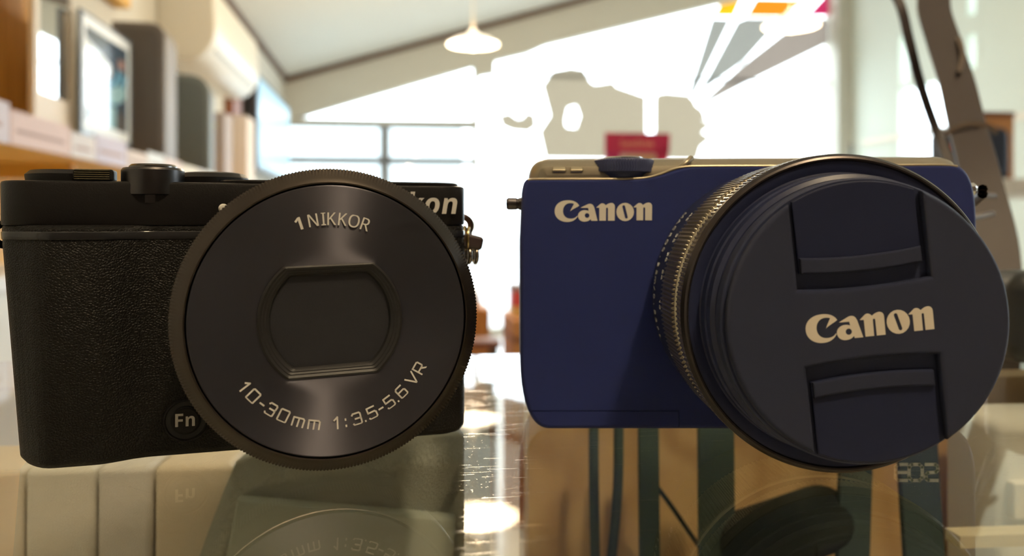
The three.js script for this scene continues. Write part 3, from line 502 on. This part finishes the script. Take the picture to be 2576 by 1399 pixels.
// ---------------------------------------------------------------- left side of the shop
{
  const b = (u0, u1, y0, y1, v0, v1, r = 0) => { const w = u1 - u0, h = y1 - y0, d = v1 - v0; return r ? rbox(w, h, d, r, (u0 + u1) / 2, (y0 + y1) / 2, -(v0 + v1) / 2) : box(w, h, d, (u0 + u1) / 2, (y0 + y1) / 2, -(v0 + v1) / 2); };
  const at0 = (name, label, cat, group) => thing(name, label, cat, V3(0, 0, 0), TURN, group);   // parts drawn in u, y, -v
  { const t = at0('plywood_cupboard', 'ochre plywood cupboard front against the left wall', 'cupboard');
    mesh('door', b(UL + 0.004, UL + 0.03, 0.25, 2.18, 1.60, 2.26), P.ochre, t); mesh('door', b(UL + 0.004, UL + 0.03, 0.25, 2.18, 0.93, 1.595), P.ochre, t); mesh('plinth', b(UL + 0.004, UL + 0.02, 0, 0.245, 0.93, 2.26), P.ochre, t);
    mesh('edge_strip', b(UL + 0.004, UL + 0.036, 0, 2.18, 2.262, 2.285), P.brownWood, t); }
  { const t = at0('standing_mirror', 'tall cream framed mirror standing on left shelf beside the plywood', 'mirror');
    const u = UL + 0.125, f = merge([b(u - 0.012, u, 1.161, 2.05, 1.985, 2.012), b(u - 0.012, u, 1.161, 2.05, 2.20, 2.212), b(u - 0.012, u, 1.161, 1.30, 2.012, 2.20), b(u - 0.012, u, 2.02, 2.05, 2.012, 2.20)]);
    mesh('frame', f, P.cream, t); mesh('glass', b(u - 0.009, u - 0.004, 1.30, 2.02, 2.012, 2.20), P.mirror, t); }
  { const t = at0('drawer_unit', 'low white drawer unit on the floor below the left shelf', 'drawer unit');
    mesh('carcass', b(-0.84, -0.55, 0, 0.90, 1.15, 1.62, 0.004), P.white, t); mesh('top', b(-0.845, -0.545, 0.90, 0.924, 1.145, 1.625, 0.004), mat(0.86, 0.86, 0.88, 0.5), t);
    for (let i = 0; i < 4; i++) { const d = mesh('drawer', b(-0.82, -0.57, 0.06 + i * 0.21, 0.25 + i * 0.21, 1.136, 1.15, 0.004), mat(0.74, 0.70, 0.76, 0.5), t); mesh('handle', b(-0.74, -0.65, 0.15 + i * 0.21, 0.162 + i * 0.21, 1.118, 1.136, 0.003), P.frame, d); } }
  { const t = at0('wood_block', 'small ochre wooden block high on the left wall above picture', 'block'); mesh('block_body', b(UL, UL + 0.05, 1.72, 1.95, 2.72, 2.92, 0.005), P.ochre, t); mesh('fixing_screw', new THREE.SphereGeometry(0.006, 12, 8).translate(UL + 0.05, 1.84, -2.82), P.frame, t); }
  { const t = at0('wall_shelf', 'long pale shelf along the left wall with price cards', 'shelf');
    mesh('board', b(UL + 0.04, UL + 0.262, 1.135, 1.16, 1.25, 2.29, 0.004), P.ochre, t); mesh('board', b(UL + 0.001, UL + 0.262, 1.135, 1.16, 2.292, 4.45, 0.004), P.ochre, t);
    for (const v of [1.4, 2.0, 3.4, 4.3]) mesh('bracket', b(UL + 0.04, UL + 0.2, 1.10, 1.135, v, v + 0.025), P.ochre, t); }
  const cards = [[1.30, 0.235, 0.068, 'lavender'], [1.54, 0.265, 0.058, 'pink'], [1.81, 0.14, 0.050, 'white'], [1.955, 0.21, 0.060, 'lilac'], [2.17, 0.17, 0.045, 'cream'], [2.345, 0.16, 0.055, 'white blue'], [2.51, 0.19, 0.05, 'pale rose'], [2.705, 0.2, 0.045, 'ivory'], [2.91, 0.3, 0.045, 'light grey']];
  const tint = { lavender: [0.72, 0.66, 0.74], pink: [0.78, 0.60, 0.58], white: [0.78, 0.74, 0.76], lilac: [0.66, 0.62, 0.76], cream: [0.74, 0.64, 0.60], 'white blue': [0.78, 0.84, 0.9], 'pale rose': [0.76, 0.66, 0.66], ivory: [0.78, 0.75, 0.66], 'light grey': [0.64, 0.64, 0.66] };
  const ord = ['nearest', 'second nearest', 'third nearest', 'fourth', 'fifth', 'sixth', 'seventh', 'eighth', 'farthest'];
  cards.forEach(([v, len, h, c], i) => {
    const t = at0('price_card', ord[i] + ' price card on the left shelf edge, ' + c + ' paper', 'card', 'price cards on the left shelf');
    mesh('sheet', b(UL + 0.2635, UL + 0.267, 1.137, 1.140 + h, v, v + len), mat(...tint[c], 0.7), t);
    mesh('printed_line', b(UL + 0.267, UL + 0.2675, 1.137 + h * 0.38, 1.137 + h * 0.5, v + 0.02, v + len - 0.03), mat(0.45, 0.30, 0.28, 0.7), t);
  });
  { // framed print leaning on the shelf
    const t = at0('framed_print', 'white matted glossy blue and white print standing on left shelf', 'picture');
    const u = UL + 0.15;
    mesh('frame', merge([b(u - 0.010, u, 1.22, 1.540, 2.196, 2.204), b(u - 0.010, u, 1.22, 1.540, 2.588, 2.594), b(u - 0.010, u, 1.534, 1.540, 2.204, 2.588), b(u - 0.010, u, 1.22, 1.235, 2.204, 2.588), b(u - 0.010, u - 0.004, 1.163, 1.222, 2.35, 2.45)]), mat(0.03, 0.07, 0.12, 0.3), t);
    mesh('mat_board', b(u - 0.009, u - 0.003, 1.235, 1.534, 2.204, 2.588), mat(0.82, 0.88, 0.92, 0.4), t);
    const cv = document.createElement('canvas'); cv.width = 256; cv.height = 256; const x = cv.getContext('2d');
    x.fillStyle = '#33506a'; x.fillRect(0, 0, 256, 256); x.fillStyle = '#56565c'; x.fillRect(0, 150, 110, 106); x.fillStyle = '#f4fbff'; x.beginPath(); x.moveTo(0, 30); x.lineTo(150, 72); x.lineTo(150, 100); x.lineTo(70, 150); x.lineTo(0, 140); x.fill();
    x.strokeStyle = '#7cc4ea'; x.lineWidth = 16; for (let i = 0; i < 3; i++) { x.beginPath(); x.arc(130, 60, 70 + i * 26, 0.2, 1.5); x.stroke(); } x.fillStyle = '#a8d6e2'; x.beginPath(); x.ellipse(190, 150, 60, 26, -0.3, 0, 7); x.fill(); x.fillRect(130, 190, 50, 66); x.fillStyle = '#6f6a68'; x.fillRect(190, 200, 40, 56); x.fillStyle = '#c09a92'; x.fillRect(196, 40, 40, 30);
    const tex = new THREE.CanvasTexture(cv); tex.colorSpace = THREE.SRGBColorSpace;
    mesh('print', new THREE.PlaneGeometry(0.330, 0.245).rotateY(PI / 2).translate(u - 0.0025, 1.385, -2.396), new THREE.MeshPhysicalMaterial({ map: tex, roughness: 0.12, clearcoat: 1, clearcoatRoughness: 0.05 }), t); }
  const arched = (w, h, r) => { const s = new THREE.Shape(); s.moveTo(-w / 2, 0); s.lineTo(w / 2, 0); s.lineTo(w / 2, h - r); s.quadraticCurveTo(w / 2, h, w / 2 - r, h); s.lineTo(-w / 2, h); s.closePath(); return s; };
  const cabinet = (label, u, v, w, d, h, r, turn, colour) => {
    const t = inRoom('loudspeaker', label, 'loudspeaker', u, 1.161, v, turn);
    mesh('cabinet', crease(extrude(arched(w, h, r), d, 0.008).translate(0, 0, -d / 2), 0.6), mat(...colour, 0.55), t);
    mesh('front_cloth', crease(extrude(arched(w - 0.03, h - 0.04, r * 0.8), 0.006, 0.002).translate(0, 0.02, d / 2 - 0.003), 0.6), mat(colour[0] * 0.8, colour[1] * 0.8, colour[2] * 0.8, 0.9), t);
    return t; };
  cabinet('tall taupe grey upright loudspeaker with rounded shoulder on shelf', -0.782, 2.74, 0.155, 0.19, 0.455, 0.05, 0.07, [0.20, 0.175, 0.155]);
  cabinet('shorter teal grey upright loudspeaker with rounded shoulder behind taupe one', -0.745, 3.22, 0.13, 0.14, 0.385, 0.08, 0.1, [0.15, 0.175, 0.175]);
  { const t = at0('carton', 'grey mauve carton on the left shelf next to loudspeakers', 'carton'); mesh('box_body', b(-0.80, -0.700, 1.161, 1.462, 3.56, 3.72, 0.003), mat(0.40, 0.35, 0.34, 0.7), t); mesh('sticker', b(-0.775, -0.735, 1.40, 1.412, 3.557, 3.56), mat(0.5, 0.6, 0.25, 0.7), t); }
  { const t = at0('carton', 'pinkish white carton at the far end of left shelf', 'carton'); mesh('box_body', b(-0.80, -0.685, 1.161, 1.505, 4.0, 4.2, 0.003), mat(0.76, 0.68, 0.62, 0.7), t); mesh('tape', b(-0.75, -0.735, 1.161, 1.506, 3.998, 4.0), mat(0.66, 0.57, 0.48, 0.5), t); }
  { const t = at0('wood_post', 'brown wooden door post on left wall behind cartons', 'post'); mesh('post_body', b(UL, UL + 0.05, 0, 1.95, 4.70, 4.95), P.brownWood, t); mesh('cap', b(UL, UL + 0.06, 1.95, 1.98, 4.68, 4.97), P.brownWood, t); }
  { // split air conditioner under the eave
    const t = at0('air_conditioner', 'white wall mounted air conditioner under the sloping ceiling', 'air conditioner');
    const s = new THREE.Shape(); s.moveTo(0, 0.0); s.lineTo(0.12, -0.015); s.bezierCurveTo(0.19, 0.0, 0.225, 0.06, 0.225, 0.12); s.lineTo(0.215, 0.27); s.bezierCurveTo(0.21, 0.30, 0.19, 0.305, 0.17, 0.305); s.lineTo(0, 0.305); s.closePath();
    mesh('casing', crease(extrude(s, 1.06, 0.01, 3).translate(UL, 1.66, -4.46), 0.6), mat(0.74, 0.70, 0.60, 0.35), t);
    mesh('outlet', b(0, 0.09, -0.004, 0.004, 0, 0.94).rotateZ(0.62).translate(UL + 0.135, 1.675, -3.46), mat(0.16, 0.16, 0.15, 0.5), t);
    mesh('louvre', b(0, 0.075, -0.003, 0.003, 0, 0.9).rotateZ(0.55).translate(UL + 0.15, 1.669, -3.48), mat(0.62, 0.62, 0.58, 0.4), t);
    mesh('pipe', tube([V3(UL + 0.04, 1.66, -3.46), V3(UL + 0.035, 1.55, -3.46), V3(UL + 0.03, 1.3, -3.46)], 0.022, 12, 10), P.cream, t); }
  { // wall television, its screen lit
    const t = at0('television', 'slim wall television with pale blue lit screen near far corner', 'television');
    mesh('case', b(UL + 0.03, UL + 0.10, 1.33, 1.93, 5.2, 6.75, 0.01), mat(0.02, 0.02, 0.025, 0.3), t);
    mesh('screen', b(UL + 0.10, UL + 0.102, 1.36, 1.90, 5.24, 6.72), mat(0.10, 0.16, 0.2, 0.3, { emissive: rgb(0.20, 0.36, 0.45), emissiveIntensity: 1 }), t);
    mesh('wall_bracket', b(UL, UL + 0.03, 1.5, 1.75, 5.7, 6.2), P.trim, t);
    const l = new THREE.RectAreaLight(rgb(0.45, 0.8, 1.0), 0.3, 1.4, 0.5); l.position.copy(room(UL + 0.11, 1.63, 5.98)); l.lookAt(room(UL + 1, 1.63, 5.98)); scene.add(l); }
}

// ---------------------------------------------------------------- pendant lamps
function pendant(label, u, y, v, r, power) {
  const t = inRoom('pendant_lamp', label, 'lamp', u, 0, v, 0, 'pendant lamps');
  const top = roofAt(u) - 0.002;
  mesh('shade', upright(turned([[0.12, 0.42], [0.14, 0.34], [0.3, 0.2], [0.7, 0.06], [1.0, -0.12], [0.98, -0.16], [0.7, 0.0], [0.28, 0.14]].map(([a, b]) => [a * r, b * r]), 64, 0, 0, 0.8)).translate(0, y, 0), mat(0.9, 0.86, 0.78, 0.4, { emissive: rgb(1.0, 0.86, 0.66), emissiveIntensity: 0.9, side: THREE.DoubleSide }), t);
  mesh('bulb', new THREE.SphereGeometry(r * 0.3, 24, 16).translate(0, y - r * 0.08, 0), mat(1, 0.9, 0.7, 0.4, { emissive: rgb(1, 0.82, 0.55), emissiveIntensity: 6 }), t);
  mesh('cord', cyl(0.003, 0.003, top - y - 0.3 * r, 0, (top + y + 0.3 * r) / 2, 0, 8), P.cream, t);
  mesh('ceiling_rose', cyl(0.04, 0.05, 0.03, 0, top - 0.02, 0, 24), P.cream, t);
  const l = new THREE.PointLight(rgb(1.0, 0.78, 0.5), power, 0, 2); l.position.copy(room(u, y - r * 0.08, v)); l.castShadow = true; l.shadow.radius = 2; scene.add(l);
}
pendant('glowing white pendant lamp hanging left of the window decals', 0.43, 2.0, 4.485, 0.142, 0.9);
pendant('glowing white pendant lamp in front of the ray shaped decals', 2.016, 2.03, 3.953, 0.14, 0.9);
pendant('white pendant lamp hanging over the counter', 0.27, 2.0, -0.35, 0.15, 0.95);
pendant('glowing white pendant lamp mirrored in the counter glass between the cameras', 0.308, 2.0, 2.99, 0.15, 0.9);

// ---------------------------------------------------------------- film cut-outs on the far glass
{
  const film = (name, label, pts, colour, hole) => {
    const sh = poly(grow(pts, 0.022)); if (hole) sh.holes.push(new THREE.Path(grow(hole, -0.022).map(([x, y]) => new THREE.Vector2(x, y))));
    const m = mesh(name, shell(extrude(sh, 0.001).translate(0, 0, -VF - 0.06)), new THREE.MeshPhysicalMaterial({ color: rgb(...colour), roughness: 1, transmission: 0.95, thickness: 0 }));
    return tag(m, label, 'window decal', 'film decals on the far window');
  };
  const beige = [0.44, 0.39, 0.32];
  const grow = (pts, d) => { let A = 0; pts.forEach(([x, y], i) => { const [p, q] = pts[(i + 1) % pts.length]; A += x * q - p * y; }); const sg = Math.sign(A) * d; return pts.map(([x, y], i) => { const [a, b] = pts[(i + pts.length - 1) % pts.length], [c, e] = pts[(i + 1) % pts.length], l = Math.hypot(c - a, e - b); return [x + sg * (e - b) / l, y - sg * (c - a) / l]; }); };
  film('window_decal', 'large beige jagged landscape film on far window behind the red sign', [[1.351, 1.604], [1.315, 1.817], [1.412, 1.961], [1.376, 2.103], [1.34, 2.227], [1.423, 2.353], [1.587, 2.386], [1.697, 2.375], [1.752, 2.272], [1.807, 2.238], [1.973, 2.267], [2.01, 2.224], [2.272, 2.150], [2.274, 1.70], [2.392, 1.70], [2.394, 2.150], [2.41, 2.169], [2.478, 2.181], [2.686, 2.167], [2.743, 2.114], [2.751, 2.078], [2.82, 2.031], [2.85, 1.952], [2.82, 1.929], [2.927, 1.909], [2.839, 1.871], [2.812, 1.823], [2.904, 1.788], [2.8, 1.713], [2.781, 1.603]], beige, [[1.514, 1.927], [1.543, 2.053], [1.642, 2.08], [1.689, 1.966], [1.642, 1.84], [1.532, 1.849]]);
  film('window_decal', 'small beige double lobed film left of the landscape decal', [[0.94, 1.95], [1.02, 1.965], [1.09, 1.913], [1.15, 1.922], [1.19, 1.976], [1.24, 1.96], [1.25, 1.871], [1.19, 1.834], [1.06, 1.842], [0.97, 1.876]], beige);
  const ray = (label, body, tip, colour, top) => {
    const t = thing('ray_decal', label, 'window decal', V3(0, 0, 0), TURN, 'film decals on the far window');
    const f = (c3) => new THREE.MeshPhysicalMaterial({ color: rgb(...c3), roughness: 1, transmission: 0.95, thickness: 0 }), z = -VF - 0.06;
    mesh('ray', extrude(poly(grow(body, 0.014)), 0.001).translate(0, 0, z), f(colour), t);
    mesh('ray_tip', extrude(poly(tip), 0.001).translate(0, 0, z), f(top), t);
  };
  const g = [0.38, 0.365, 0.335];
  ray('narrow left ray film with yellow tip on the far window', [[2.697, 2.175], [2.751, 2.198], [3.104, 2.901], [2.931, 2.895]], [[2.935, 2.915], [3.14, 2.92], [3.215, 3.085], [3.000, 3.03]], g, [0.72, 0.48, 0.02]);
  ray('broad middle ray film with orange tip on the far window', [[2.823, 2.225], [3.232, 2.511], [3.458, 2.758], [3.603, 2.915], [3.259, 2.903], [3.178, 2.874], [2.839, 2.262]], [[3.25, 2.925], [3.62, 2.935], [3.88, 3.11], [3.355, 3.10]], g, [0.80, 0.33, 0.03]);
  ray('right ray film with magenta tip on the far window', [[2.812, 2.079], [3.205, 2.286], [4.03, 2.688], [4.07, 2.708], [4.07, 2.93], [3.881, 2.93], [3.603, 2.752], [3.205, 2.448], [2.812, 2.093]], [[3.85, 2.95], [4.088, 2.962], [4.088, 3.20]], [0.38, 0.335, 0.30], [0.5, 0.08, 0.2]);
}

// ---------------------------------------------------------------- middle and right of the shop
{ // red display card on a stand
  const t = inRoom('display_stand', 'red topped display card on a slim white stand behind right camera', 'display stand', 0.605, 0, 2.00);
  mesh('pole', cyl(0.008, 0.008, 1.12, 0, 0.57, -0.01, 16), P.white, t); mesh('foot', cyl(0.13, 0.14, 0.012, 0, 0.006, -0.01, 32), P.white, t);
  mesh('card', rbox(0.15, 0.12, 0.004, 0.001, 0, 1.115, 0), mat(0.74, 0.66, 0.64, 0.6), t);
  mesh('header', extrude(poly([[-0.083, 1.175], [-0.083, 1.225], [0.086, 1.225], [0.084, 1.175]]), 0.006).translate(0, 0, 0.003), mat(0.60, 0.03, 0.11, 0.5), t);
  mesh('header', extrude(poly([[-0.080, 1.13], [-0.082, 1.176], [-0.045, 1.176], [-0.050, 1.13]]), 0.006).translate(0, 0, 0.003), mat(0.55, 0.03, 0.16, 0.5), t);
  mesh('header', extrude(poly([[0.055, 1.145], [0.050, 1.176], [0.083, 1.196], [0.078, 1.140]]), 0.006).translate(0, 0, 0.003), mat(0.60, 0.03, 0.11, 0.5), t);
  mesh('picture', extrude(poly([[-0.03, 1.165], [0.045, 1.17], [0.035, 1.09], [-0.01, 1.09]]), 0.003).translate(0, 0, 0.003), mat(0.72, 0.46, 0.22, 0.6), t);
  mesh('lettering', centred(letters('SanDisk', 0.017, bold, 0.001)).translate(0, 1.19, 0.009), mat(0.85, 0.36, 0.26, 0.6), t);
}
{
  const t = inRoom('side_table', 'low narrow brown wooden table with thin legs seen between the cameras', 'table', 0.10, 0, 2.57);
  mesh('top', rbox(0.46, 0.022, 0.10, 0.004, 0, 0.622, 0), mat(0.20, 0.07, 0.045, 0.5), t);
  for (const [x, z] of [[-0.21, -0.035], [0.21, -0.035], [-0.21, 0.035], [0.21, 0.035]]) mesh('leg', cyl(0.012, 0.009, 0.611, x, 0.3055, z, 12), P.trim, t);
  const c = inRoom('wooden_cabinet', 'ochre brown wooden cabinet behind the low table', 'cabinet', 0.11, 0, 2.98);
  mesh('carcass', rbox(0.44, 0.70, 0.3, 0.004, 0, 0.35, 0), P.paleWood, c); mesh('door', rbox(0.40, 0.5, 0.012, 0.003, 0, 0.3, 0.155), P.paleWood, c); mesh('knob', new THREE.SphereGeometry(0.012, 16, 10).translate(0.16, 0.35, 0.17), P.trim, c);
  const p = inRoom('paper_stack', 'white paper parcel lying on the ochre wooden cabinet', 'parcel', 0.10, 0.70, 2.98);
  mesh('parcel_body', rbox(0.40, 0.055, 0.24, 0.01, 0, 0.0275, 0), mat(0.72, 0.70, 0.78, 0.7), p); mesh('upper_sheet', rbox(0.36, 0.012, 0.22, 0.004, -0.01, 0.061, 0), mat(0.66, 0.66, 0.72, 0.7), p);
  const w = inRoom('wooden_cabinet', 'orange brown wooden shelf cabinet seen just left of right camera', 'cabinet', 0.60, 0, 2.80);
  mesh('carcass', rbox(0.42, 0.68, 0.3, 0.004, 0, 0.34, 0), P.paleWood, w); mesh('ledge', rbox(0.424, 0.018, 0.31, 0.003, 0, 0.615, 0), P.brownWood, w); mesh('door', rbox(0.38, 0.5, 0.012, 0.003, 0, 0.3, 0.155), P.brownWood, w);
  const r = inRoom('product_box', 'red and yellow product box on the orange brown cabinet', 'box', 0.46, 0.68, 2.80);
  mesh('carton', rbox(0.12, 0.105, 0.10, 0.003, 0, 0.0525, 0), mat(0.75, 0.08, 0.07, 0.5), r); mesh('label_band', box(0.121, 0.03, 0.101, 0, 0.018, 0), mat(0.85, 0.55, 0.16, 0.5), r); mesh('lid', box(0.121, 0.02, 0.101, 0, 0.096, 0), mat(0.36, 0.26, 0.26, 0.6), r);
}
{ // black bag with an orange button and a wooden box, on a side rack by the right wall
  const k = inRoom('side_rack', 'white side rack by the right wall carrying bag and box', 'rack', 1.40, 0, 1.72);
  mesh('top', rbox(0.62, 0.03, 0.42, 0.004, 0, 1.075, 0), P.white, k); for (const x of [-0.29, 0.29]) mesh('side', rbox(0.02, 1.06, 0.4, 0.003, x, 0.53, 0), P.white, k); mesh('shelf', rbox(0.56, 0.02, 0.4, 0.003, 0, 0.6, 0), P.white, k);
  const t = inRoom('shoulder_bag', 'black shoulder bag with orange button behind the brown strap', 'bag', 1.298, 1.09, 1.70);
  mesh('main_body', rbox(0.15, 0.125, 0.09, 0.022, 0, 0.0625, 0, 4), mat(0.012, 0.014, 0.028, 0.6), t);
  mesh('button', new THREE.SphereGeometry(0.016, 20, 14).scale(1, 1, 0.5).translate(-0.060, 0.082, 0.046), mat(0.8, 0.14, 0.05, 0.4), t);
  mesh('handle', new THREE.TorusGeometry(0.045, 0.006, 10, 32, PI).scale(1, 0.3, 1).translate(0.02, 0.122, 0), mat(0.02, 0.02, 0.03, 0.6), t);
  const b = inRoom('wooden_box', 'small orange brown wooden box right of the black bag', 'box', 1.405, 1.09, 1.80);
  mesh('case', rbox(0.10, 0.16, 0.10, 0.004, 0, 0.08, 0), mat(1, 1, 1, 0.55, { map: P.paleWood.map }), b); mesh('lid', rbox(0.104, 0.012, 0.104, 0.003, 0, 0.166, 0), P.brownWood, b);
  const d = inRoom('bottle', 'small dark bottle on the window ledge left of strap', 'bottle', 3.92, 1.30, 6.60);
  mesh('glass', upright(turned([[0, 0], [0.03, 0], [0.03, 0.22], [0.012, 0.28], [0.012, 0.36], [0, 0.36]], 32)), mat(0.05, 0.07, 0.07, 0.2), d); mesh('stopper', cyl(0.013, 0.013, 0.03, 0, 0.375, 0, 16), P.trim, d);
  const e = inRoom('window_cabinet', 'low white cabinet under the windows in the far right corner', 'cabinet', 3.92, 0, 6.55);
  mesh('carcass', rbox(0.5, 1.28, 0.6, 0.005, 0, 0.64, 0), P.white, e); mesh('top', rbox(0.54, 0.02, 0.64, 0.004, 0, 1.29, 0), P.cream, e); for (const x of [-0.125, 0.125]) mesh('door', rbox(0.235, 1.1, 0.014, 0.003, x, 0.62, 0.305), P.white, e);
}
renderer.render(scene, camera);
